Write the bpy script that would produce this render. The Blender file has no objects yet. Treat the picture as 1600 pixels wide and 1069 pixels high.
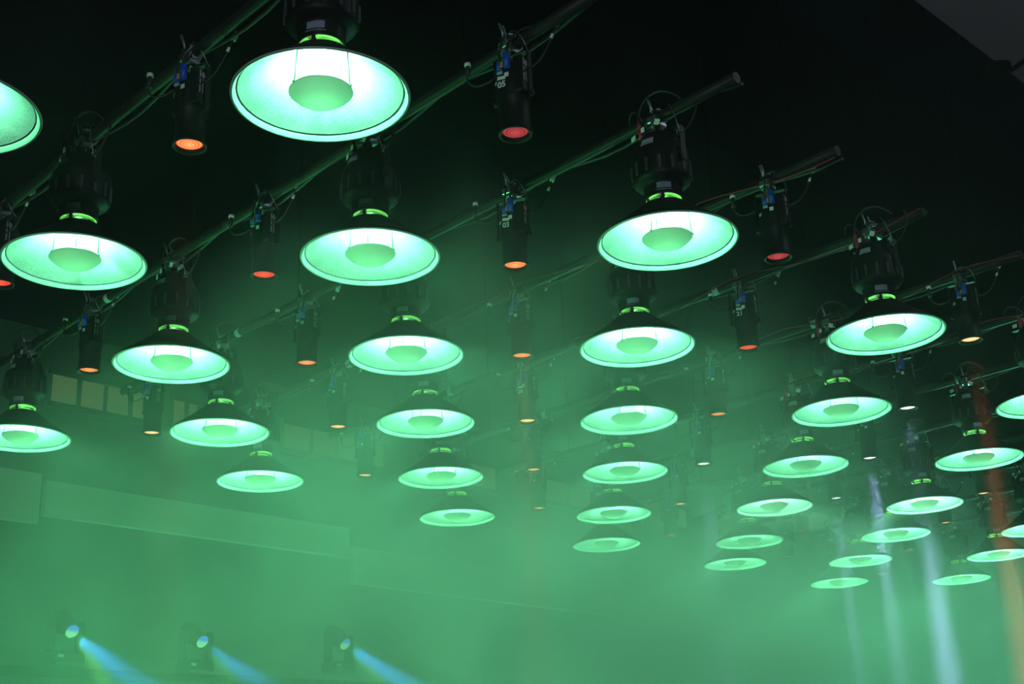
import bpy, bmesh, math, random
import numpy as np
from mathutils import Vector, Matrix

random.seed(7)
SC = bpy.context.scene
COL = SC.collection
PI = math.pi
CZ = 1.6                                    # camera height above the floor

# ------------------------------------------------------------------ camera
F_PX, TH, RO = 2065.93, 0.362575, -0.043287
X = Vector((1, 0, 0)); UP0 = Vector((0, -math.sin(TH), math.cos(TH)))
RIGHT = math.cos(RO) * X + math.sin(RO) * UP0
UP = -math.sin(RO) * X + math.cos(RO) * UP0
BACK = RIGHT.cross(UP)
cd = bpy.data.cameras.new('camera'); cam = bpy.data.objects.new('camera', cd); COL.objects.link(cam)
cam.matrix_world = Matrix((
    (RIGHT.x, UP.x, BACK.x, 0), (RIGHT.y, UP.y, BACK.y, 0), (RIGHT.z, UP.z, BACK.z, CZ), (0, 0, 0, 1)))
cd.sensor_width = 36; cd.lens = 36 * F_PX / 1600; cd.clip_start = .05; cd.clip_end = 200
SC.camera = cam

# ------------------------------------------------------------------ world, exposure, large lights
SC.view_settings.view_transform = 'Standard'; SC.view_settings.look = 'None'
SC.view_settings.exposure = 0.0; SC.view_settings.gamma = 1.0; SC.view_settings.use_curve_mapping = False
SC.cycles.max_bounces = 4; SC.cycles.diffuse_bounces = 2; SC.cycles.glossy_bounces = 2
SC.cycles.transmission_bounces = 2; SC.cycles.volume_bounces = 0; SC.cycles.transparent_max_bounces = 4
SC.cycles.caustics_reflective = False; SC.cycles.caustics_refractive = False
SC.cycles.sample_clamp_indirect = 3.0
w = bpy.data.worlds.new('dark_hall'); SC.world = w; w.use_nodes = True
w.node_tree.nodes['Background'].inputs[0].default_value = (.02, .03, .05, 1)
w.node_tree.nodes['Background'].inputs[1].default_value = .05

DISH_I = 15.5         # watts of the lamp inside every dish
HAZE_D = .165         # densest haze, per metre
FRONT_W = 560        # white front light over the audience
WASH_W = 2300         # green stage washes

def link_light(name, kind, loc, energy, color, parent=None, aim=None, **kw):
    l = bpy.data.lights.new(name, kind); l.energy = energy; l.color = color
    for k, v in kw.items(): setattr(l, k, v)
    o = bpy.data.objects.new(name, l); COL.objects.link(o); o.location = loc
    if parent: o.parent = parent
    if aim is not None:
        o.rotation_euler = (Vector(aim) - Vector(loc)).to_track_quat('-Z', 'Y').to_euler()
    return o

# white front-of-house spot behind the photographer
link_light('front_spot', 'SPOT', (-1.0, -5.5, 2.6), FRONT_W, (.86, .93, 1), aim=(.6, 6, 4.2), spot_size=math.radians(58), spot_blend=.5, shadow_soft_size=.12)
# green stage washes standing on the stage floor, aimed up into the haze
GREEN = (.18, 1.0, .44)
for (lx, ly, ax, ay, az, k, wc) in ((-2.2, 10.2, -2.2, 8.5, 4.5, .34, (.12, 1, .27)), (-.6, 13.0, -.8, 11, 4.5, .6, (.13, 1, .36)), (1.2, 16.5, .5, 12, 4.5, .8, (.15, 1, .46)), (6.0, 16.5, 4.2, 12, 4.5, .85, (.16, 1, .56))):
    link_light('stage_wash', 'SPOT', (lx, ly, .4), WASH_W * k, wc, aim=(ax, ay, az), spot_size=math.radians(95), spot_blend=.9, shadow_soft_size=.15)
# two unseen washes added nearer the seats to brighten the low front haze
link_light('stage_wash', 'SPOT', (-3.7, 4.7, .35), 700, (.11, 1, .31), aim=(-.7, 6.2, 2.7), spot_size=math.radians(78), spot_blend=.9, shadow_soft_size=.15)
link_light('stage_wash', 'SPOT', (3.4, 4.4, .35), 120, (.14, 1, .48), aim=(1.2, 7.4, 2.6), spot_size=math.radians(70), spot_blend=.9, shadow_soft_size=.15)
# blue light raking the left ends of the pipes
link_light('blue_rake', 'SPOT', (-5.2, 8.2, 1.2), 2600, (.04, .12, 1), aim=(-2.62, 6.45, 4.42), spot_size=math.radians(7), spot_blend=.6, shadow_soft_size=.04)
# unseen point light added to lift the grey hall ceiling
link_light('hall_light', 'POINT', (5.5, 4.5, 6.6), 62, (.78, .88, 1), shadow_soft_size=.3)

# ------------------------------------------------------------------ materials
def mat(name):
    m = bpy.data.materials.new(name); m.use_nodes = True
    return m, m.node_tree, m.node_tree.nodes['Principled BSDF']

def simple(name, col, rough=.5, metal=0, noise=0., nscale=40, bump=0., spec=.5):
    m, nt, b = mat(name)
    b.inputs['Base Color'].default_value = (*col, 1); b.inputs['Roughness'].default_value = rough
    b.inputs['Metallic'].default_value = metal; b.inputs['Specular IOR Level'].default_value = spec
    if noise or bump:
        tc = nt.nodes.new('ShaderNodeTexCoord'); n = nt.nodes.new('ShaderNodeTexNoise')
        n.inputs['Scale'].default_value = nscale; n.inputs['Detail'].default_value = 4
        nt.links.new(tc.outputs['Object'], n.inputs['Vector'])
        if noise:
            r = nt.nodes.new('ShaderNodeMix'); r.data_type = 'RGBA'
            r.inputs[6].default_value = (*[c * (1 - noise) for c in col], 1)
            r.inputs[7].default_value = (*[min(1, c * (1 + noise)) for c in col], 1)
            nt.links.new(n.outputs['Fac'], r.inputs[0]); nt.links.new(r.outputs[2], b.inputs['Base Color'])
        if bump:
            bp = nt.nodes.new('ShaderNodeBump'); bp.inputs['Strength'].default_value = bump; bp.inputs['Distance'].default_value = .004
            nt.links.new(n.outputs['Fac'], bp.inputs['Height']); nt.links.new(bp.outputs['Normal'], b.inputs['Normal'])
    return m

M_BLACK = simple('black_powder_coat', (.0045, .005, .0065), .5, 0, .3, 60, spec=.22)
M_MATTE = simple('matte_black_rod', (.0015, .0015, .002), .9, spec=.02)
M_BODY = simple('black_lamp_plastic', (.0045, .005, .0065), .5, 0, .2, 30, spec=.22)
M_PIPE = simple('scuffed_black_pipe', (.015, .018, .017), .5, 0, .6, 9, .3, spec=.25)
M_RUBBER = simple('cable_rubber', (.016, .017, .018), .5, 0, .3, 25)
M_REDCABLE = simple('red_cable', (.22, .012, .025), .5, 0, .3, 25)
M_STEEL = simple('galvanised_steel', (.34, .38, .40), .38, .85, .35, 50)
M_BLUE = simple('blue_connector', (.015, .10, .62), .4, 0, .2, 40)
M_ORANGE = simple('amber_latch', (.65, .25, .03), .5)
M_WHITE = simple('white_tape', (.85, .86, .88), .6, 0, .06, 60)
M_GREY = simple('grey_label', (.42, .47, .56), .6, 0, .2, 90)
M_INK = simple('label_ink', (.05, .06, .09), .6)
M_RED = simple('red_plug', (.45, .03, .06), .5)
M_FIN = simple('worn_fin_edges', (.035, .045, .05), .5, 0, .3, 60)  # lighter grey than the lamp body
M_GLOSS = simple('smoked_window', (.24, .31, .42), .3, 0, .25, 8)  # blue-grey colour standing for a sheen on the glossy nose
M_CEIL = simple('black_ceiling_board', (.0007, .0008, .0014), .95, 0, .35, 1.2, spec=.0)
M_EDGE = simple('blue_black_edge_board', (.0009, .0010, .0045), .8, 0, .3, 1, spec=.0)  # navy sheen of the black ceiling edge put into its colour
M_CEIL2 = simple('grey_hall_ceiling', (.42, .44, .47), .9, 0, .06, .8)
M_WALL = simple('dark_wall', (.03, .034, .032), .85, 0, .3, .7)
M_PANEL = simple('pale_wall_panel', (.45, .42, .36), .8, 0, .2, 1.5)
M_FLOOR = simple('black_stage_floor', (.012, .012, .012), .6, 0, .3, 3)
M_BLACKTEXT = simple('white_print', (.62, .64, .68), .6)

# reflector: white hammered enamel inside
M_DISH, nt, b = mat('white_hammered_enamel')
b.inputs['Roughness'].default_value = .45
tc = nt.nodes.new('ShaderNodeTexCoord')
n1 = nt.nodes.new('ShaderNodeTexNoise'); n1.inputs['Scale'].default_value = 170; n1.inputs['Detail'].default_value = 3
n2 = nt.nodes.new('ShaderNodeTexNoise'); n2.inputs['Scale'].default_value = 7; n2.inputs['Detail'].default_value = 5
ra = nt.nodes.new('ShaderNodeValToRGB'); ra.color_ramp.elements[0].position = .30; ra.color_ramp.elements[0].color = (.185, .18, .19, 1)
ra.color_ramp.elements[1].position = .56; ra.color_ramp.elements[1].color = (.44, .42, .455, 1)
mx = nt.nodes.new('ShaderNodeMath'); mx.operation = 'MULTIPLY_ADD'; mx.inputs[1].default_value = .55
nt.links.new(tc.outputs['Object'], n1.inputs['Vector']); nt.links.new(tc.outputs['Object'], n2.inputs['Vector'])
nt.links.new(n2.outputs['Fac'], mx.inputs[0])
md = nt.nodes.new('ShaderNodeMath'); md.operation = 'MULTIPLY'; md.inputs[1].default_value = .45
nt.links.new(n1.outputs['Fac'], md.inputs[0]); nt.links.new(md.outputs[0], mx.inputs[2])
nt.links.new(mx.outputs[0], ra.inputs['Fac']); nt.links.new(ra.outputs['Color'], b.inputs['Base Color'])
bp = nt.nodes.new('ShaderNodeBump'); bp.inputs['Strength'].default_value = .35; bp.inputs['Distance'].default_value = .002
nt.links.new(n1.outputs['Fac'], bp.inputs['Height']); nt.links.new(bp.outputs['Normal'], b.inputs['Normal'])
M_APERT = bpy.data.materials.new('green_white_lamp_source'); M_APERT.use_nodes = True
M_APERT.node_tree.nodes['Principled BSDF'].inputs['Emission Color'].default_value = (.45, 1, .7, 1)
M_APERT.node_tree.nodes['Principled BSDF'].inputs['Emission Strength'].default_value = 3.0
M_RIM = simple('pale_spun_rim', (.42, .45, .45), .3, 0, .1, 20)

def translucent(name, col, frac, rough=.5):
    m, nt, b = mat(name)
    b.inputs['Base Color'].default_value = (*col, 1); b.inputs['Roughness'].default_value = rough
    t = nt.nodes.new('ShaderNodeBsdfTranslucent'); t.inputs[0].default_value = (*col, 1)
    x = nt.nodes.new('ShaderNodeMixShader'); x.inputs[0].default_value = frac
    nt.links.new(b.outputs[0], x.inputs[1]); nt.links.new(t.outputs[0], x.inputs[2])
    nt.links.new(x.outputs[0], nt.nodes['Material Output'].inputs[0])
    return m
M_DEFL = translucent('frosted_deflector', (.66, .66, .56), .02)
nt = M_DEFL.node_tree                                                # bowl shading put in by radius: paler middle, darker edge
tc = nt.nodes.new('ShaderNodeTexCoord'); ml = nt.nodes.new('ShaderNodeVectorMath'); ml.operation = 'MULTIPLY'; ml.inputs[1].default_value = (1, 1, 0)
le = nt.nodes.new('ShaderNodeVectorMath'); le.operation = 'LENGTH'; mr = nt.nodes.new('ShaderNodeMapRange'); mr.interpolation_type = 'SMOOTHSTEP'
for i, v in enumerate((.0, .100, .040, .014)): mr.inputs[i + 1].default_value = v
nt.links.new(tc.outputs['Object'], ml.inputs[0]); nt.links.new(ml.outputs[0], le.inputs[0]); nt.links.new(le.outputs['Value'], mr.inputs[0])
nt.links.new(mr.outputs[0], [n for n in nt.nodes if n.type == 'MIX_SHADER'][0].inputs[0])
M_LEAK = translucent('translucent_collar', (.62, .95, .34), .5)

def lens_mat(name, lo, hi, strength, rings=520.):
    """Lit lens: concentric rings of the moulded glass, hotter in the middle."""
    m = bpy.data.materials.new(name); m.use_nodes = True; nt = m.node_tree; nt.nodes.clear()
    out = nt.nodes.new('ShaderNodeOutputMaterial'); e = nt.nodes.new('ShaderNodeEmission')
    tc = nt.nodes.new('ShaderNodeTexCoord'); sx = nt.nodes.new('ShaderNodeSeparateXYZ'); cx = nt.nodes.new('ShaderNodeCombineXYZ')
    nt.links.new(tc.outputs['Object'], sx.inputs[0]); nt.links.new(sx.outputs[0], cx.inputs[0]); nt.links.new(sx.outputs[1], cx.inputs[1])
    ln = nt.nodes.new('ShaderNodeVectorMath'); ln.operation = 'LENGTH'; nt.links.new(cx.outputs[0], ln.inputs[0])
    mu = nt.nodes.new('ShaderNodeMath'); mu.operation = 'MULTIPLY'; mu.inputs[1].default_value = rings
    nt.links.new(ln.outputs['Value'], mu.inputs[0])
    sn = nt.nodes.new('ShaderNodeMath'); sn.operation = 'SINE'; nt.links.new(mu.outputs[0], sn.inputs[0])
    mr = nt.nodes.new('ShaderNodeMapRange'); mr.inputs[1].default_value = -1; mr.inputs[2].default_value = 1
    mr.inputs[3].default_value = .25; mr.inputs[4].default_value = .75; nt.links.new(sn.outputs[0], mr.inputs[0])
    cr = nt.nodes.new('ShaderNodeMapRange'); cr.inputs[1].default_value = 0; cr.inputs[2].default_value = .03
    cr.inputs[3].default_value = .45; cr.inputs[4].default_value = -.1; nt.links.new(ln.outputs['Value'], cr.inputs[0])
    ad = nt.nodes.new('ShaderNodeMath'); ad.operation = 'ADD'; ad.use_clamp = True
    nt.links.new(mr.outputs[0], ad.inputs[0]); nt.links.new(cr.outputs[0], ad.inputs[1])
    mc = nt.nodes.new('ShaderNodeMix'); mc.data_type = 'RGBA'; mc.inputs[6].default_value = (*lo, 1); mc.inputs[7].default_value = (*hi, 1)
    nt.links.new(ad.outputs[0], mc.inputs[0]); nt.links.new(mc.outputs[2], e.inputs[0]); e.inputs[1].default_value = strength
    nt.links.new(e.outputs[0], out.inputs[0])
    return m
LENS = {
    'orange': (lens_mat('orange_lit_lens', (.95, .07, .012), (1.0, .42, .14), 1.35), (1, .08, .03)),
    'red': (lens_mat('red_lit_lens', (.70, .02, .015), (1.0, .16, .08), 1.0), (1, .07, .04)),
    'pink': (lens_mat('rose_lit_lens', (.20, .010, .018), (.60, .09, .09), .95), (1, .08, .08)),
    'amber': (lens_mat('amber_lit_lens', (1.0, .30, .09), (1.0, .62, .28), 1.9), (1, .11, .03)),
    'white': (lens_mat('cold_white_lit_lens', (.75, .80, 1.0), (1, 1, 1), 2.2), (.42, .55, 1)),
}

# ------------------------------------------------------------------ mesh helpers
class MB:
    def __init__(s): s.bm = bmesh.new()
    def lathe(s, prof, n=32, mi=0, cap0=False, cap1=False, mat4=None, smooth=True, a0=0, a1=2 * PI):
        full = abs(a1 - a0 - 2 * PI) < 1e-6
        k = n if full else n + 1
        rings = []
        for r, z in prof:
            rings.append([s.bm.verts.new((r * math.cos(a0 + (a1 - a0) * i / n), r * math.sin(a0 + (a1 - a0) * i / n), z)) for i in range(k)])
        fs = []
        for a, b_ in zip(rings, rings[1:]):
            for i in range(n):
                j = (i + 1) % k
                fs.append(s.bm.faces.new((a[i], a[j], b_[j], b_[i])))
        if cap0: fs.append(s.bm.faces.new(rings[0][::-1]))
        if cap1: fs.append(s.bm.faces.new(rings[-1]))
        for f in fs: f.material_index = mi; f.smooth = smooth
        if mat4 is not None: bmesh.ops.transform(s.bm, matrix=mat4, verts=[v for r in rings for v in r])
        return s
    def box(s, c, size, rot=None, mi=0, bev=0):
        r = bmesh.ops.create_cube(s.bm, size=1)
        vs = r['verts']
        bmesh.ops.scale(s.bm, vec=size, verts=vs)
        m = Matrix.Translation(c) @ (rot.to_4x4() if rot else Matrix())
        if bev:
            es = list({e for v in vs for e in v.link_edges})
            g = bmesh.ops.bevel(s.bm, geom=es, offset=bev, segments=1, affect='EDGES')
            vs = list({v for v in g['verts']} | {v for v in vs if v.is_valid})
            vs = list({v for f in g['faces'] for v in f.verts} | set(vs))
        bmesh.ops.transform(s.bm, matrix=m, verts=vs)
        for f in {f for v in vs for f in v.link_faces}: f.material_index = mi
        return s
    def tube(s, pts, r, n=8, mi=0, caps=True):
        pts = [Vector(p) for p in pts]
        rings = []; prev = None
        for i, p in enumerate(pts):
            d = (pts[min(i + 1, len(pts) - 1)] - pts[max(i - 1, 0)]).normalized()
            if prev is None:
                a = d.orthogonal().normalized()
            else:
                a = (prev - d * prev.dot(d)).normalized()
            prev = a; b_ = d.cross(a)
            rr = r[i] if isinstance(r, (list, tuple)) else r
            rings.append([s.bm.verts.new(p + (a * math.cos(2 * PI * k / n) + b_ * math.sin(2 * PI * k / n)) * rr) for k in range(n)])
        for a, b_ in zip(rings, rings[1:]):
            for k in range(n):
                f = s.bm.faces.new((a[k], a[(k + 1) % n], b_[(k + 1) % n], b_[k])); f.smooth = True; f.material_index = mi
        if caps:
            s.bm.faces.new(rings[0][::-1]).material_index = mi; s.bm.faces.new(rings[-1]).material_index = mi
        return s
    def quad(s, pts, mi=0):
        s.bm.faces.new([s.bm.verts.new(p) for p in pts]).material_index = mi; return s
    def build(s, name, mats, parent=None, loc=None):
        bmesh.ops.recalc_face_normals(s.bm, faces=s.bm.faces)
        me = bpy.data.meshes.new(name); s.bm.to_mesh(me); s.bm.free()
        for m in (mats if isinstance(mats, (list, tuple)) else [mats]): me.materials.append(m)
        o = bpy.data.objects.new(name, me); COL.objects.link(o)
        if parent: o.parent = parent
        if loc is not None: o.location = loc
        return o

def bez(p0, p1, p2, p3, n=14):
    p0, p1, p2, p3 = map(Vector, (p0, p1, p2, p3)); out = []
    for i in range(n + 1):
        t = i / n; u = 1 - t
        out.append(p0 * u ** 3 + p1 * 3 * u * u * t + p2 * 3 * u * t * t + p3 * t ** 3)
    return out

def empty(name, loc, rz=0):
    o = bpy.data.objects.new(name, None); COL.objects.link(o); o.location = loc; o.rotation_euler = (0, 0, rz)
    o.empty_display_size = .1
    return o
def tag(o, label, cat, group=None):
    o['label'] = label; o['category'] = cat
    if group: o['group'] = group
    return o
def struct(o): o['kind'] = 'structure'; return o
def text(name, s, size, parent, loc, rot, m, ext=.0006):
    c = bpy.data.curves.new(name, 'FONT'); c.body = s; c.size = size; c.extrude = ext; c.offset = .0009; c.align_x = 'CENTER'; c.align_y = 'CENTER'
    c.materials.append(m); tmp = bpy.data.objects.new(name, c); COL.objects.link(tmp); me = bpy.data.meshes.new_from_object(tmp); bpy.data.objects.remove(tmp)
    o = bpy.data.objects.new(name, me); COL.objects.link(o); o.parent = parent; o.location = loc; o.rotation_euler = rot
    return o
def kids(o): return [c for c in o.children]
def copy_tree(o, parent=None):
    c = o.copy(); COL.objects.link(c)
    if parent: c.parent = parent
    for ch in kids(o): copy_tree(ch, c)
    return c

# ------------------------------------------------------------------ room, turned 45 degrees to the camera
S2 = math.sqrt(.5)
def room(a, b_, z): return Vector(((a + b_) * S2, (a - b_) * S2, z))     # a along the hall, b across it
def rbox(name, m, a0, a1, b0, b1, z0, z1, parent=None):
    mb = MB(); v = [mb.bm.verts.new(room(a, b_, z)) for z in (z0, z1) for (a, b_) in ((a0, b0), (a1, b0), (a1, b1), (a0, b1))]
    for f in ((0, 1, 2, 3), (4, 5, 6, 7), (0, 1, 5, 4), (1, 2, 6, 5), (2, 3, 7, 6), (3, 0, 4, 7)): mb.bm.faces.new([v[i] for i in f])
    return mb.build(name, m, parent)
CEIL = 6.2
EDGE = -2.98
struct(rbox('floor', M_FLOOR, -6, 24, -11.2, 6, -.1, 0))
struct(rbox('wall_left', M_WALL, -6, 24, -11.25, -11.0, 0, 8.2))
struct(rbox('wall_back', M_WALL, 24, 24.2, -11.25, 6, 0, 8.2))
struct(rbox('ceiling', M_CEIL, -6, 24, -11.0, EDGE, CEIL, CEIL + .02))
struct(rbox('ceiling_upper', M_CEIL2, -6, 24, -11, 6, 8.0, 8.2))
struct(rbox('trim_1', M_EDGE, -6, 24, EDGE - .55, EDGE - .001, CEIL - .012, CEIL - .001))
# row of high pale panels on the left wall, their reflected light put in as glow
M_PANE = bpy.data.materials.new('dim_window_glow'); M_PANE.use_nodes = True
nt = M_PANE.node_tree; nt.nodes.clear()
e = nt.nodes.new('ShaderNodeEmission'); o_ = nt.nodes.new('ShaderNodeOutputMaterial'); nn = nt.nodes.new('ShaderNodeTexNoise'); nn.inputs['Scale'].default_value = .9
rr = nt.nodes.new('ShaderNodeValToRGB'); rr.color_ramp.elements[0].color = (.02, .035, .012, 1); rr.color_ramp.elements[1].color = (.085, .105, .045, 1)
nt.links.new(nn.outputs['Fac'], rr.inputs[0]); nt.links.new(rr.outputs[0], e.inputs[0]); nt.links.new(e.outputs[0], o_.inputs[0])
wn = 0
for (a0, a1) in ((4.0, 4.55), (5.05, 5.55), (5.6, 6.05), (6.3, 6.55), (6.7, 7.0), (7.6, 8.25), (8.3, 8.9), (9.7, 10.6), (11.4, 12.3), (13.3, 14.2)):
    wn += 1
    wroot = struct(rbox('window_%d' % wn, M_PANE, a0, a1, -10.998, -10.985, CZ + 3.92, CZ + 4.18))
    struct(rbox('window_frame', M_BLACK, a0 - .05, a1 + .05, -10.9995, -10.96, CZ + 3.86, CZ + 3.919, wroot))
    struct(rbox('window_frame', M_BLACK, a0 - .05, a1 + .05, -10.9995, -10.96, CZ + 4.181, CZ + 4.24, wroot))
    struct(rbox('mullion', M_BLACK, (a0 + a1) / 2 - .02, (a0 + a1) / 2 + .02, -10.984, -10.96, CZ + 3.92, CZ + 4.18, wroot))
# pale fascia boards lower on the left wall
for k, (a0, a1, z0, z1) in enumerate(((3.6, 5.0, 2.78, 3.22), (5.05, 8.4, 2.86, 3.17), (8.45, 12.5, 2.6, 2.98))):
    struct(rbox('trim_%d' % (3 + k), M_PANEL, a0, a1, -10.999, -10.93, CZ + z0, CZ + z1))

# ------------------------------------------------------------------ lattice measured from the photograph
OX, OY, EUX, EUY, EPX, EPY = -1.76520475, 2.40789152, 1.15483308, -1.21226383, .0201732901, 1.20605997
def hz(u, p): return CZ + 2.21371149 - .0290900677 * u + .0130611136 * p + .000488596522 * u * u
def lat(u, p): return OX + u * EUX + p * EPX, OY + u * EUY + p * EPY
RZ = math.atan2(EUY, EUX)
DISH = {(0, 1): (-1.745, 3.615), (1, 2): (-.566, 3.599), (0, 2): (-1.733, 4.803), (1, 3): (-.555, 4.849), (0, 3): (-1.668, 6.059),
        (2, 4): (.636, 4.788), (1, 4): (-.517, 6.035), (0, 4): (-1.695, 7.244), (2, 5): (.606, 6.019), (1, 5): (-.511, 7.194),
        (0, 5): (-1.685, 8.383), (3, 6): (1.795, 5.955), (2, 6): (.65, 7.248), (1, 6): (-.505, 8.433), (3, 7): (1.86, 7.222),
        (2, 7): (.707, 8.451), (1, 7): (-.462, 9.638), (4, 8): (3.024, 7.193), (3, 8): (1.893, 8.444), (2, 8): (.705, 9.702),
        (4, 9): (3.02, 8.409), (3, 9): (1.891, 9.631), (2, 9): (.709, 10.829), (4, 10): (3.028, 9.716), (3, 10): (1.899, 10.884),
        (5, 12): (4.242, 10.78), (4, 11): (3.095, 10.808), (3, 11): (1.926, 11.898), (5, 13): (4.302, 11.895), (4, 12): (3.066, 11.938),
        (5, 14): (4.344, 13.142), (4, 13): (3.13, 13.111), (-1, 3): (-2.843, 7.241)}
PAR = {(-.5, 2): (-2.29, 5.43, 'red'), (-.5, 3): (-2.27, 6.64, 'orange'), (-.5, 4): (-2.26, 7.84, 'amber'),
       (.5, 2): (-1.14, 4.22, 'orange'), (.5, 3): (-1.10, 5.43, 'red'), (.5, 4): (-1.10, 6.63, 'orange'), (.5, 5): (-1.10, 7.83, 'amber'), (.5, 6): (-1.075, 9.04, 'amber'),
       (1.5, 3): (.045, 4.21, 'pink'), (1.5, 4): (.03, 5.41, 'orange'), (1.5, 5): (.05, 6.62, 'orange'), (1.5, 6): (.075, 7.83, 'amber'), (1.5, 7): (.115, 9.03, 'amber'), (1.5, 8): (.155, 10.24, 'amber'),
       (2.5, 5): (1.205, 5.41, 'pink'), (2.5, 6): (1.255, 6.61, 'red'), (2.5, 7): (1.255, 7.82, 'orange'), (2.5, 8): (1.31, 9.02, 'white'), (2.5, 9): (1.275, 10.24, 'amber'), (2.5, 10): (1.32, 11.44, 'orange'),
       (3.5, 7): (2.435, 6.6, 'amber'), (3.5, 8): (2.425, 7.82, 'white'), (3.5, 9): (2.475, 9.01, 'white'), (3.5, 10): (2.5, 10.22, 'white'), (3.5, 11): (2.475, 11.44, 'orange'), (3.5, 12): (2.56, 12.62, 'orange'),
       (4.5, 11): (3.66, 10.22, 'amber'), (4.5, 12): (3.68, 11.3, 'amber'), (4.5, 13): (3.69, 12.5, 'amber'), (4.5, 14): (3.73, 13.75, 'orange')}
# pipes: straight lines through the lamps they carry
ENDS = {1: (-2.2, .8), 2: (-1.75, 1.3), 3: (-1.25, 1.76), 4: (-.75, 2.26), 5: (-.25, 2.72), 6: (.25, 3.18), 7: (.75, 3.72), 8: (1.25, 4.25), 9: (1.75, 4.75),
        10: (2.25, 5.25), 11: (2.75, 5.6), 12: (3.25, 6.0), 13: (3.75, 6.3), 14: (4.2, 6.6)}
PIPE = {}
for p in ENDS:
    off = [Vector((x - lat(*k)[0], y - lat(*k)[1])) for k, (x, y) in list(DISH.items()) + [(k, v[:2]) for k, v in PAR.items()] if k[1] == p]
    o = sum(off, Vector((0, 0))) / max(1, len(off))
    PIPE[p] = o
def pipe_at(u, p):
    x, y = lat(u, p)
    return Vector((x + PIPE[p].x, y + PIPE[p].y, hz(u, p) + .57))
PR = .024

# ------------------------------------------------------------------ clamp shared by every lamp (origin on the pipe axis)
def clamp_parts(parent, loc, drop):
    m = MB()
    m.lathe([(PR + .001, -.022), (PR + .009, -.022), (PR + .009, .022), (PR + .001, .022), (PR + .001, -.022)], 18, a0=-PI * .05, a1=PI * 1.3,
            mat4=Matrix.Rotation(PI / 2, 4, 'Y'))
    m.box((0, -.030, -.022), (.044, .02, .03), bev=.003)
    m.box((0, 0, -PR - .014), (.05, .05, .02), bev=.003)
    cl = m.build('clamp', M_STEEL, parent, loc)
    m = MB(); m.tube([(0, -.034, -.02), (0, -.034, -.075)], .005, 8); 
    for sx in (-1, 1): m.box((sx * .014, -.034, -.079), (.024, .004, .011), Matrix.Rotation(sx * .5, 3, 'Y'))
    for sx in (-1, 0, 1): m.box((sx * .013, -.034, -.092), (.005, .004, .024), Matrix.Rotation(-sx * .6, 3, 'Y'))
    m.build('wing_bolt', M_STEEL, cl)
    m = MB(); m.tube([(0, -.030, .012), (0, -.034, .03), (0, -.05, .065)], .0045, 8); m.build('clamp_lever', M_STEEL, cl)
    m = MB(); m.tube([(0, 0, -PR - .02), (0, 0, -drop)], .008, 8)
    m.build('hanger_bolt', M_STEEL, cl)
    cl.rotation_euler.z = RZ - parent.rotation_euler.z
    return cl

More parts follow.
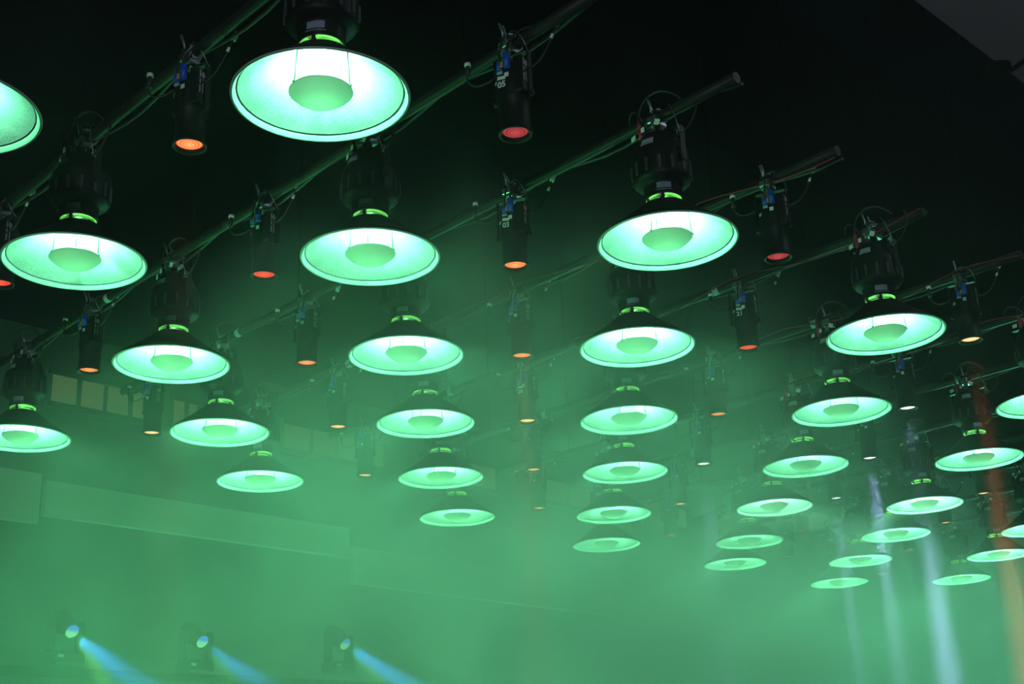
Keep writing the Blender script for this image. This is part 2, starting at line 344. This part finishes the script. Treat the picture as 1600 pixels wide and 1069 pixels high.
# ------------------------------------------------------------------ dish lamp (origin at the centre of the rim plane)
def make_dish():
    r = empty('dish_lamp', (0, 0, 0))
    inner = [(.258, .020), (.235, .036), (.205, .058), (.172, .082), (.140, .107), (.112, .130), (.094, .146)]
    m = MB()
    m.lathe(inner, 72, 0)
    m.lathe([(.094, .146), (.090, .150), (.056, .152)], 48, 0)
    outer = [(.262, .024), (.239, .041), (.209, .063), (.176, .087), (.144, .112), (.116, .135), (.098, .150), (.095, .154), (.056, .157)]
    m.lathe(outer, 72, 1); m.lathe([(.056, .152), (.056, .157)], 48, 1)
    m.lathe([(.258, .020), (.262, .024)], 72, 1)
    m.build('reflector_dish', [M_DISH, M_BLACK], r)
    m = MB()
    m.lathe([(.2570, .0200), (.2595, .0170), (.2605, .0205), (.2625, .0205), (.2635, .0155), (.2655, .0125), (.2690, .0055), (.2715, .0035), (.2735, .0000), (.2745, -.0006),
             (.2752, .0030), (.2766, .0030), (.2772, -.0006), (.2800, .0008), (.2815, .0040)], 72, 0)
    m.lathe([(.2815, .0040), (.2800, .0095), (.2765, .0120), (.2720, .0150), (.2680, .0205), (.2625, .0245)], 72, 1)
    m.build('rim', [M_RIM, M_BLACK], r)
    m = MB(); m.lathe([(.0555, .1535), (.03, .1532), (.0008, .1530)], 36, 0, cap1=True); m.build('lamp_aperture', M_APERT, r)
    # bowl shaped deflector hanging in the mouth of the dish
    rs = .1358; prof = []
    for i in range(9):
        rr = .101 * math.cos(i / 8 * PI / 2)
        prof.append((max(rr, .0008), .0195 - (math.sqrt(rs * rs - rr * rr) - math.sqrt(rs * rs - .101 ** 2))))
    prof = [(.101, .0215)] + prof
    m = MB(); m.lathe(prof, 48, 0, cap1=True)
    m.lathe([(.101, .0215), (.0985, .0235), (.096, .0225)], 48, 0)
    d = m.build('deflector', M_DEFL, r)
    for k in range(3):
        a = .6 + k * 2 * PI / 3
        m = MB(); m.box((.100 * math.cos(a), .100 * math.sin(a), .022), (.012, .008, .008), Matrix.Rotation(a, 3, 'Z'), bev=.002)
        m.build('deflector_clip', M_RIM, d)
        m = MB(); m.tube([(.099 * math.cos(a), .099 * math.sin(a), .024), (.090 * math.cos(a), .090 * math.sin(a), .150)], .0022, 6)
        m.build('deflector_stay', M_STEEL, d)
    # collar that lets some light out between dish and lamp
    m = MB()
    m.lathe([(.062, .1585), (.067, .1592), (.0675, .1665), (.064, .1685)], 40, a0=-PI * .92, a1=PI * .95)
    m.lathe([(.064, .1760), (.0710, .1768), (.0720, .1855), (.068, .1885)], 40, a0=-PI * .58, a1=PI * 1.30)
    m.build('glowing_collar', M_LEAK, r)
    m = MB(); m.box((.043, -.053, .173), (.014, .012, .03), bev=.002); m.build('collar_latch', M_BLACK, r)
    m = MB(); m.box((-.067, -.027, .173), (.012, .014, .03), bev=.002)
    m.build('collar_latch', M_BLACK, r)
    # lamp body
    m = MB()
    m.lathe([(.058, .190), (.074, .191), (.077, .198), (.077, .236), (.082, .244), (.104, .252), (.115, .262), (.118, .272), (.118, .372), (.116, .382), (.108, .394), (.092, .432), (.080, .458), (.066, .474), (.004, .480)], 40, 0, cap0=True, cap1=True)
    [m.tube([(.054 * math.cos(k * PI / 2 + .5), .054 * math.sin(k * PI / 2 + .5), .155), (.054 * math.cos(k * PI / 2 + .5), .054 * math.sin(k * PI / 2 + .5), .195)], .005, 6) for k in range(4)]
    bd = m.build('lamp_body', M_BODY, r)
    m = MB()
    for k in range(14):
        a = 2 * PI * k / 14
        m.box((.120 * math.cos(a), .120 * math.sin(a), .306), (.010, .012, .062), Matrix.Rotation(a, 3, 'Z'), bev=.003)
    m.build('cooling_fins', M_FIN, bd)['kind'] = 'stuff'
    m = MB(); m.lathe([(.0782, .208), (.0786, .210), (.0786, .232), (.0782, .234)], 8, a0=-PI * .37, a1=-PI * .13)  # patch painted where the nose catches a blue-grey reflection
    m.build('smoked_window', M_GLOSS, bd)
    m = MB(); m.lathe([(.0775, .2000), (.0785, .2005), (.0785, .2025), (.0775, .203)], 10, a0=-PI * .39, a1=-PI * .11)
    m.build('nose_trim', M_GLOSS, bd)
    # paper label on the shoulder
    m = MB(); m.lathe([(.1068, .400), (.0938, .431)], 8, a0=-PI * .52, a1=-PI * .34)
    lb = m.build('label', M_GREY, bd); lb['label'] = 'grey paper label with a bar code'
    m = MB()
    for k in range(6): m.lathe([(.1062, .4030), (.1030, .4105)], 1, a0=-PI * (.500 - .018 * k), a1=-PI * (.492 - .018 * k))
    m.build('bar_code', M_INK, lb)
    # yoke straps, plugs, cables
    m = MB()
    for s in (-1, 1):
        m.box((s * .125, 0, .40), (.006, .034, .15), bev=.002); m.tube([(s * .112, 0, .330), (s * .132, 0, .330)], .014, 10)
    m.box((0, 0, .475), (.256, .034, .006), bev=.002)
    m.build('yoke', M_BLACK, r)
    m = MB(); m.tube([(-.045, -.045, .470), (-.052, -.050, .518)], .013, 10); m.tube([(-.052, -.050, .518), (-.054, -.052, .545)], .008, 8)
    m.build('red_plug', M_RED, r)
    m = MB(); m.tube([(-.012, -.062, .462), (-.014, -.068, .500)], .011, 10); m.tube([(-.014, -.068, .5), (-.016, -.07, .53)], .006, 8)
    m.build('black_plug', M_BODY, r)
    m = MB(); m.box((.042, -.038, .482), (.026, .024, .03), bev=.003); m.build('socket', M_BODY, r)
    m = MB(); m.box((-.080, -.062, .484), (.030, .003, .020), Matrix.Rotation(-.3, 3, 'Z')); m.build('tape_tag', M_WHITE, r)
    m = MB(); m.box((-.010, -.0805, .488), (.017, .003, .021)); 
    m.build('tape_tag', M_WHITE, r)
    m = MB(); m.box((.052, -.060, .505), (.030, .002, .024), Matrix.Rotation(.5, 3, 'Y'))
    m.build('paper_tag', M_WHITE, r)
    m = MB(); m.tube(bez((-.054, -.052, .545), (-.06, -.05, .66), (.05, -.03, .72), (.13, .01, .60), 16), .0045, 6)
    m.tube(bez((-.016, -.07, .53), (-.03, -.09, .60), (-.11, -.05, .64), (-.15, 0, .595), 14), .004, 6)
    m.tube(bez((.10, -.02, .43), (.20, -.03, .40), (.24, .0, .52), (.20, .01, .59), 16), .004, 6)
    m.build('power_cable', M_RUBBER, r)
    m = MB(); m.tube(bez((.128, -.01, .42), (.16, -.06, .46), (.12, -.05, .56), (.07, 0, .60), 14), .0022, 6)
    m.lathe([(.013, -.002), (.016, -.002), (.016, .002), (.013, .002), (.013, -.002)], 14, mat4=Matrix.Translation((.133, -.022, .435)) @ Matrix.Rotation(PI / 2, 4, 'X'))
    m.build('safety_cable', M_STEEL, r)
    return r

# ------------------------------------------------------------------ spotlight (origin at the centre of its lower lens edge)
def make_par():
    r = empty('spotlight', (0, 0, 0))
    m = MB()
    m.lathe([(.048, .012), (.050, .002), (.058, -.004), (.0625, -.003), (.0635, .003), (.0600, .010), (.0565, .016), (.0560, .120), (.0600, .126), (.0625, .135),
             (.0625, .255), (.0590, .272), (.0420, .285), (.004, .287)], 36, 0, cap1=True)
    m.build('barrel', M_BLACK, r)
    m = MB(); m.lathe([(.0482, .0125), (.036, .0085), (.022, .0060), (.008, .0050), (.0008, .0048)], 28, 0, cap1=True)
    m.build('lens', LENS['orange'][0], r)
    # yoke arms and pivots
    m = MB()
    for s in (-1, 1):
        m.box((s * .072, 0, .230), (.005, .030, .185), bev=.0015); m.tube([(s * .060, 0, .150), (s * .083, 0, .150)], .012, 10)
    m.box((0, 0, .325), (.149, .030, .005), bev=.0015)
    m.build('yoke', M_BLACK, r)
    # long driver box on the side that faces the hall, printed on its outer face
    m = MB(); m.box((.050, -.036, .215), (.040, .040, .150), Matrix.Rotation(0, 3, 'Z'), bev=.006)
    bx = m.build('driver_box', M_BLACK, r)
    m = MB()
    zz = .275
    for k in range(15):
        hgt = (.0055, .004, .0065)[k % 3]
        if k not in (5, 9): m.box((.0705, -.040, zz), (.001, .0055, hgt * .7))
        zz -= .0062
    t = m.build('printed_text', M_BLACKTEXT, bx)
    # emblem: ring, bar and tail
    m = MB(); m.lathe([(.0075, 0), (.0095, 0), (.0095, .001), (.0075, .001), (.0075, 0)], 18, mat4=Matrix.Translation((.0702, -.024, .262)) @ Matrix.Rotation(PI / 2, 4, 'Y'))
    m.box((.0708, -.024, .262), (.001, .0025, .026)); m.box((.0708, -.024, .273), (.001, .007, .0025), Matrix.Rotation(.6, 3, 'X')); m.box((.0708, -.024, .215), (.001, .0022, .060))
    m.build('emblem', M_BLACKTEXT, bx)
    # blue connectors on the face towards the seats
    m = MB(); m.tube([(-.014, -.066, .236), (-.012, -.072, .266)], .0130, 12); m.build('blue_connector', M_BLUE, r)
    m = MB(); m.tube([(.016, -.066, .240), (.016, -.070, .300)], .0130, 12); m.tube([(.016, -.070, .262), (.016, -.070, .276)], .0145, 12); m.build('blue_connector', M_BLUE, r)
    m = MB(); m.box((.001, -.079, .252), (.010, .006, .022), bev=.001); m.build('amber_latch', M_ORANGE, r)
    m = MB(); m.box((-.016, -.0665, .228), (.022, .006, .010)); m.build('grey_socket', M_GREY, r)
    # tails up to the pipe
    m = MB()
    m.tube(bez((-.012, -.072, .266), (-.012, -.08, .33), (.01, -.06, .36), (-.03, -.034, .40), 12), .0042, 6)
    m.tube(bez((.016, -.070, .300), (.016, -.075, .34), (.05, -.05, .42), (.14, .0, .41), 12), .0042, 6)
    m.build('connector_cable', M_RUBBER, r)
    m = MB()
    m.tube(bez((.070, -.030, .230), (.16, -.05, .21), (.18, -.04, .30), (.215, -.02, .405), 16), .0040, 6)
    c = m.build('control_cable', M_RUBBER, r)
    m = MB(); m.tube([(.2035, -.026, .366), (.2145, -.0205, .399)], .0105, 10); c2 = m.build('tape_tag', M_WHITE, c)
    m = MB(); m.tube([(.186, -.0352, .318), (.192, -.032, .335)], .0058, 8); m.build('tape_tag', M_WHITE, c)
    m = MB()
    m.tube(bez((-.062, -.03, .24), (-.12, -.05, .20), (-.17, -.06, .22), (-.165, -.05, .29), 14), .0040, 6)
    m.tube([(-.165, -.05, .27), (-.163, -.05, .322)], .0095, 10)
    c = m.build('link_cable', M_RUBBER, r)
    m = MB(); m.tube([(-.163, -.05, .316), (-.1625, -.05, .330)], .0125, 12); m.build('white_cap', M_WHITE, c)
    m = MB(); m.tube(bez((.074, .0, .31), (.09, -.06, .34), (.05, -.06, .42), (.0, -.02, .414), 14), .0020, 6); m.build('safety_cable', M_STEEL, r)
    m = MB(); m.box((-.047, -.044, .205), (.018, .0012, .014), Matrix.Rotation(-.75, 3, 'Z')); m.build('small_tag', M_GREY, r)
    return r

proto_d = make_dish(); proto_p = make_par()
ORD = ['topmost', 'second', 'third', 'fourth', 'fifth', 'sixth']
DCOL = {-1: None, 0: 'the far left column', 1: 'the column left of centre', 2: 'the column right of centre', 3: 'the fourth column', 4: 'the fifth column', 5: 'the column cut by the right edge'}
DLABEL = {(0, 1): 'green dish lamp cut off by the top left edge', (1, 2): 'largest green dish lamp with a glaring white neck at the top',
          (-1, 3): 'green dish lamp cut by the left edge, above the fascia boards'}
used_d = False
for (u, p), (x, y) in DISH.items():
    o = proto_d if not used_d else copy_tree(proto_d)
    used_d = True
    z = hz(u, p)
    o.location = (x, y, z); o.rotation_euler = (0, 0, RZ + random.uniform(-.12, .12))
    if (u, p) in DLABEL: lb = DLABEL[(u, p)]
    else:
        col = sorted([k[1] for k in DISH if k[0] == u and k not in DLABEL])
        n = col.index(p)
        lb = 'green-lit dish lamp, %s of %d in %s' % (ORD[n], len(col), DCOL[u]) if n < len(col) - 1 or len(col) == 1 else \
             'green-lit dish lamp, smallest and lowest in %s of dishes' % DCOL[u]
    tag(o, lb, 'dish lamp', 'green dish lamps hanging from the pipes')
    M = Matrix.Translation(o.location) @ Matrix.Rotation(o.rotation_euler.z, 4, 'Z')
    q = pipe_at(u, p); d = EUX * (x - q.x) + EUY * (y - q.y); ll = math.hypot(EUX, EUY)
    q = q + Vector((EUX, EUY, 0)) * (d / ll / ll)
    clamp_parts(o, M.inverted() @ q, q.z - z - .474)
    k = {(1, 2): 1.5, (3, 9): 1.3, (3, 6): .6, (3, 7): .55, (3, 8): .6, (4, 8): .6, (4, 9): .6, (0, 2): .85, (0, 3): .85, (2, 9): .7, (3, 10): .7, (4, 10): 1.1}.get((u, p), 1.0) * max(.95, 1 + .11 * (p - 4))
    c = (.30, 1, .55) if (u, p) in ((3, 9), (4, 10)) else GREEN
    link_light('dish_lamp_light', 'POINT', (0, 0, .115), DISH_I * k, c, parent=o, shadow_soft_size=.022)
    link_light('collar_light', 'POINT', (0, 0, .174), .36, (.25, 1, .30), parent=o, shadow_soft_size=.01)

PCOL = {-.5: 'the far left column', .5: 'the column between the first and second dish columns', 1.5: 'the column at the middle', 2.5: 'the column right of the middle', 3.5: 'the column before the right edge', 4.5: 'the rightmost column'}
NUM = {(1.5, 3): '05', (1.5, 4): '03', (1.5, 6): '20', (2.5, 6): '21'}
CNAME = {'orange': 'orange', 'red': 'red', 'pink': 'dim rose', 'amber': 'amber', 'white': 'cold white'}
BEAM = {(3.5, 7): 48, (3.5, 8): 75, (3.5, 9): 42, (3.5, 10): 24, (2.5, 8): 18, (1.5, 4): 1.5, (1.5, 5): 2.4, (1.5, 6): 1.0, (.5, 2): 3.5, (.5, 3): 1}
used_p = False
par_lens_mesh = {}
for (u, p), (x, y, kind) in PAR.items():
    o = proto_p if not used_p else copy_tree(proto_p)
    used_p = True
    z = hz(u, p) + .19
    o.location = (x, y, z); o.rotation_euler = (0, 0, RZ + .34 + random.uniform(-.12, .1))
    for ch in o.children:
        if ch.name.startswith('lens'):
            if kind not in par_lens_mesh:
                me = ch.data.copy(); me.materials.clear(); me.materials.append(LENS[kind][0]); par_lens_mesh[kind] = me
            ch.data = par_lens_mesh[kind]; ch['label'] = CNAME[kind] + ' glowing lens'
    col = sorted([k[1] for k in PAR if k[0] == u]); n = col.index(p)
    place = ORD[n] if n < len(col) - 1 else 'lowest'
    if (u, p) in NUM:
        lb = 'black spotlight numbered %s with %s lens, %s in %s of spotlights' % (NUM[(u, p)], CNAME[kind], place, PCOL[u])
        lb = 'black spotlight numbered %s in white with a glowing %s lens' % (NUM[(u, p)], CNAME[kind])
        t = text('number', NUM[(u, p)], .034, o, (-.012, -.0632, .180), (PI / 2, 0, 0), M_WHITE)
        m = MB(); m.box((-.012, -.0632, .208), (.034, .001, .014), Matrix.Rotation(.12, 3, 'Y')); m.build('tape_strip', M_WHITE, o)
    else:
        lb = 'black spotlight, %s lens, %s in %s' % (CNAME[kind], place, PCOL[u])
        if random.random() < .5:
            m = MB(); m.box((.010, -.0640, .215), (.018, .001, .018)); m.build('tape_strip', M_WHITE, o)
    tag(o, lb, 'spotlight', 'black spotlights with coloured lenses on the pipes')
    M = Matrix.Translation(o.location) @ Matrix.Rotation(o.rotation_euler.z, 4, 'Z')
    q = pipe_at(u, p); d = EUX * (x - q.x) + EUY * (y - q.y); ll = math.hypot(EUX, EUY)
    q = q + Vector((EUX, EUY, 0)) * (d / ll / ll)
    clamp_parts(o, M.inverted() @ q, q.z - z - .324)
    wv = 100 * BEAM.get((u, p), .2)
    link_light('beam', 'SPOT', (0, 0, -.001), wv, LENS[kind][1], parent=o, spot_size=math.radians(5.5), spot_blend=.4, shadow_soft_size=.04)

# ------------------------------------------------------------------ pipes with their hangers
PN = {1: 'topmost at the left', 2: 'behind the largest dish lamp', 3: 'with the spotlight marked zero five', 4: 'with the spotlight marked zero three', 5: 'fourth from the top at the right',
      6: 'with the spotlight marked twenty-one', 7: 'with the amber spotlight near the right edge', 8: 'with the nearest cold white spotlight', 9: 'with the second cold white spotlight',
      10: 'with the third cold white spotlight', 11: 'fourth from the back', 12: 'third from the back', 13: 'second from the back', 14: 'at the very back'}
for p, (u0, u1) in ENDS.items():
    a, b_ = pipe_at(u0, p), pipe_at(u1, p)
    d = (b_ - a).normalized()
    rot = d.to_track_quat('X', 'Z').to_euler()
    o = empty('rigging_pipe', a)
    o.rotation_euler = rot
    L = (b_ - a).length
    m = MB(); m.tube([(L * i / 12, 0, 0) for i in range(13)], PR, 16); m.build('tube', M_PIPE, o)
    for t in (.16, .86):
        m = MB(); m.tube([(L * t, 0, PR * .5), (L * t, 0, CEIL - (a.z + (b_.z - a.z) * t) + .0)], .004, 6); m.build('hanger_rod', M_MATTE, o)
    for t in (.28, .52, .74):
        m = MB(); m.lathe([(PR + .0006, -.02), (PR + .0012, -.02), (PR + .0012, .02), (PR + .0006, .02)], 14, mat4=Matrix.Translation((L * t, 0, 0)) @ Matrix.Rotation(PI / 2, 4, 'Y'))
        m.build('tape_wrap', M_GREY if t != .52 else M_RUBBER, o)
    tag(o, 'scuffed black rigging pipe, ' + PN[p], 'pipe', 'rigging pipes')
    # trunk cable laid along the pipe
    for kind in (['black'] if p not in (5, 6, 7, 8) else ['black', 'red']):
        m = MB(); pts = []
        n = 40
        for i in range(n + 1):
            t = i / n; q = a.lerp(b_, t)
            sag = abs(math.sin(t * PI * (6 if kind == 'black' else 4.0) + p)) ** 1.5
            side = Vector((d.y, -d.x, 0)) * (-1 if kind == 'black' else 1)
            q = q - side * (-(PR + .009)) * (1 if kind == 'black' else 1.1) + Vector((0, 0, .018 - (.05 if kind == 'black' else .07) * sag))
            pts.append(q)
        m.tube(pts, .0075 if kind == 'black' else .0042, 7)
        c = m.build('trunk_cable' if kind == 'black' else 'red_cable', M_RUBBER if kind == 'black' else M_REDCABLE)
        tag(c, ('black trunk cable sagging along the pipe ' if kind == 'black' else 'thin red cable strung along the pipe ') + PN[p], 'cable', kind + ' cables along the pipes')

# ------------------------------------------------------------------ moving beam heads low on the left, on a ledge pipe
def make_beam_head():
    r = empty('moving_head', (0, 0, 0))
    m = MB(); m.box((0, 0, .05), (.26, .20, .10), bev=.02); bs = m.build('base', M_BLACK, r)
    m = MB(); m.box((-.09, -.1005, .06), (.05, .002, .022)); m.build('label', M_WHITE, bs)
    for s in (-1, 1):
        m = MB(); m.box((s * .125, 0, .22), (.04, .10, .24), bev=.012); m.build('yoke_arm', M_BLACK, r)
    return r
proto_b = make_beam_head()
HD = Vector((.66, -.52, -.55)); HRZ = math.atan2(.66, .52)
HEADS = [((-3.44, 10.0), 1.67, 'moving head light at far left, beam pointing down'), ((-2.65, 10.78), 1.67, 'middle of the three moving head lights low in the haze'), ((-1.64, 11.8), 1.75, 'brightest blue moving head light, rightmost of the low three')]
M_BL = bpy.data.materials.new('blue_green_lit_lens'); M_BL.use_nodes = True; nt = M_BL.node_tree; nt.nodes.clear()
e = nt.nodes.new('ShaderNodeEmission'); o_ = nt.nodes.new('ShaderNodeOutputMaterial'); tcn = nt.nodes.new('ShaderNodeTexCoord'); sp = nt.nodes.new('ShaderNodeSeparateXYZ')
ra = nt.nodes.new('ShaderNodeMapRange'); ra.inputs[1].default_value = -.012; ra.inputs[2].default_value = .022
mxc = nt.nodes.new('ShaderNodeMix'); mxc.data_type = 'RGBA'; mxc.inputs[6].default_value = (.28, 1.0, .45, 1); mxc.inputs[7].default_value = (.05, .25, 1.0, 1)
nt.links.new(tcn.outputs['Object'], sp.inputs[0]); nt.links.new(sp.outputs[1], ra.inputs[0]); nt.links.new(ra.outputs[0], mxc.inputs[0])
nt.links.new(mxc.outputs[2], e.inputs[0]); nt.links.new(e.outputs[0], o_.inputs[0]); e.inputs[1].default_value = 1.3
for i, ((x, y), z, lab) in enumerate(HEADS):
    o = proto_b if i == 0 else copy_tree(proto_b)
    pos = Vector((x, y, z + CZ))
    o.location = pos - Vector((0, 0, .30)); o.rotation_euler = (0, 0, HRZ)
    tag(o, lab, 'moving light', 'moving head lights low in the haze')
    hd = HD.normalized()
    q = hd.to_track_quat('-Z', 'Y')
    M = Matrix.Translation((0, 0, .30)) @ (Matrix.Rotation(-HRZ, 4, 'Z') @ q.to_matrix().to_4x4())
    m = MB(); m.lathe([(.052, -.10), (.060, -.11), (.064, -.10), (.066, -.02), (.085, .03), (.085, .10), (.06, .15), (.004, .155)], 28, cap1=True, mat4=M)
    hd_o = m.build('head', M_BLACK, o)
    m = MB(); m.lathe([(.053, -.100), (.03, -.106), (.0008, -.108)], 24, cap1=True); lo = m.build('lens', M_BL, hd_o); lo.matrix_local = M; lo['label'] = 'blue and green glowing lens'
    tip = pos + hd * .112
    link_light('moving_beam', 'SPOT', tip, 1700 if i < 2 else 3200, (.05, .35, 1), aim=tip + HD + Vector((.05, .03, .04)), spot_size=math.radians(13), spot_blend=.4, shadow_soft_size=.04)
    link_light('moving_beam', 'SPOT', tip, 700, (.25, 1, .25), aim=tip + HD + Vector((-.08, -.04, -.10)), spot_size=math.radians(12), spot_blend=.4, shadow_soft_size=.04)
a0, a1 = Vector((-4.6, 8.85, 1.35 + CZ - .05)), Vector((-.5, 12.95, 1.43 + CZ - .05))
d = (a1 - a0).normalized(); o = empty('ledge_pipe', a0); o.rotation_euler = d.to_track_quat('X', 'Z').to_euler()
L = (a1 - a0).length
m = MB(); m.tube([(L * i / 8, 0, 0) for i in range(9)], .035, 14); m.build('tube', M_MATTE, o)
for t in (.1, .5, .9):
    m = MB(); m.tube([(L * t, 0, 0), (L * t, 0, -a0.z - (a1.z - a0.z) * t)], .03, 10); m.build('stand_post', M_MATTE, o)
tag(o, 'black pipe on posts carrying the three low moving head lights', 'pipe')

m = MB(); m.tube(bez(room(7.55, -3.02, CEIL - .03), room(7.62, -2.98, CEIL - .10), room(7.70, -2.92, CEIL + .05), room(8.3, -2.55, CEIL + .55), 12), .016, 8)
m.box(room(7.56, -3.0, CEIL - .02), (.16, .16, .07), bev=.02)
tag(m.build('edge_cable', M_MATTE), 'black cable and clip on the ceiling edge beside the grey corner', 'cable')

# ------------------------------------------------------------------ haze: a bank of stage fog, thicker away from the seats
hz_o = rbox('haze', [], -1.0, 22.0, -10.9, 1.0, .02, CEIL - .03)
M_HAZE = bpy.data.materials.new('stage_haze'); M_HAZE.use_nodes = True
nt = M_HAZE.node_tree; nt.nodes.clear()
out = nt.nodes.new('ShaderNodeOutputMaterial'); vs = nt.nodes.new('ShaderNodeVolumeScatter')
vs.inputs['Color'].default_value = (.93, .96, 1.0, 1); vs.inputs['Anisotropy'].default_value = .0
geo = nt.nodes.new('ShaderNodeNewGeometry'); sx = nt.nodes.new('ShaderNodeSeparateXYZ'); nt.links.new(geo.outputs['Position'], sx.inputs[0])
n1 = nt.nodes.new('ShaderNodeTexNoise'); n1.inputs['Scale'].default_value = .75; n1.inputs['Detail'].default_value = 4; n1.inputs['Roughness'].default_value = .55; n1.inputs['Distortion'].default_value = .6
nt.links.new(geo.outputs['Position'], n1.inputs['Vector'])
def math_node(op, a, b_=None, c=None):
    n = nt.nodes.new('ShaderNodeMath'); n.operation = op
    for i, v in enumerate((a, b_, c)):
        if v is None: continue
        if isinstance(v, (int, float)): n.inputs[i].default_value = v
        else: nt.links.new(v, n.inputs[i])
    return n.outputs[0]
def ramp(v, lo, hi, a, b_):
    m = nt.nodes.new('ShaderNodeMapRange'); m.interpolation_type = 'SMOOTHSTEP'
    for i, x in enumerate((lo, hi, a, b_)): m.inputs[i + 1].default_value = x
    nt.links.new(v, m.inputs[0]); return m.outputs[0]
# depth into the hall: the front of the bank is ragged, and it reaches nearest in the middle
depth = math_node('MULTIPLY_ADD', math_node('ABSOLUTE', math_node('ADD', sx.outputs[0], .10)), -.85, sx.outputs[1])
depth = math_node('MULTIPLY_ADD', n1.outputs['Fac'], 4.5, depth)
depth = math_node('ADD', math_node('MULTIPLY_ADD', sx.outputs[2], -1.15, depth), 3.20)   # low down it reaches further out over the seats
depth = math_node('MULTIPLY_ADD', math_node('MAXIMUM', math_node('SUBTRACT', sx.outputs[0], .8), 0.0), -.78, depth)
bank = ramp(depth, 4.7, 7.9, .04, 1.0)
level = math_node('MULTIPLY_ADD', n1.outputs['Fac'], -1.6, sx.outputs[2])      # and it thins out at the height of the pipes
layer = ramp(level, 3.10, 4.25, 1.0, .012)
puff = ramp(n1.outputs['Fac'], .38, .62, .28, 1.6)
dens = math_node('MULTIPLY', math_node('MULTIPLY', math_node('MULTIPLY', bank, layer), puff), HAZE_D)
nt.links.new(dens, vs.inputs['Density'])
nt.links.new(vs.outputs[0], out.inputs['Volume'])
M_HAZE.cycles.volume_step_rate = .35
hz_o.data.materials.append(M_HAZE); hz_o['kind'] = 'stuff'; hz_o['label'] = 'green-lit stage haze filling the hall behind the lamps'; hz_o['category'] = 'haze'
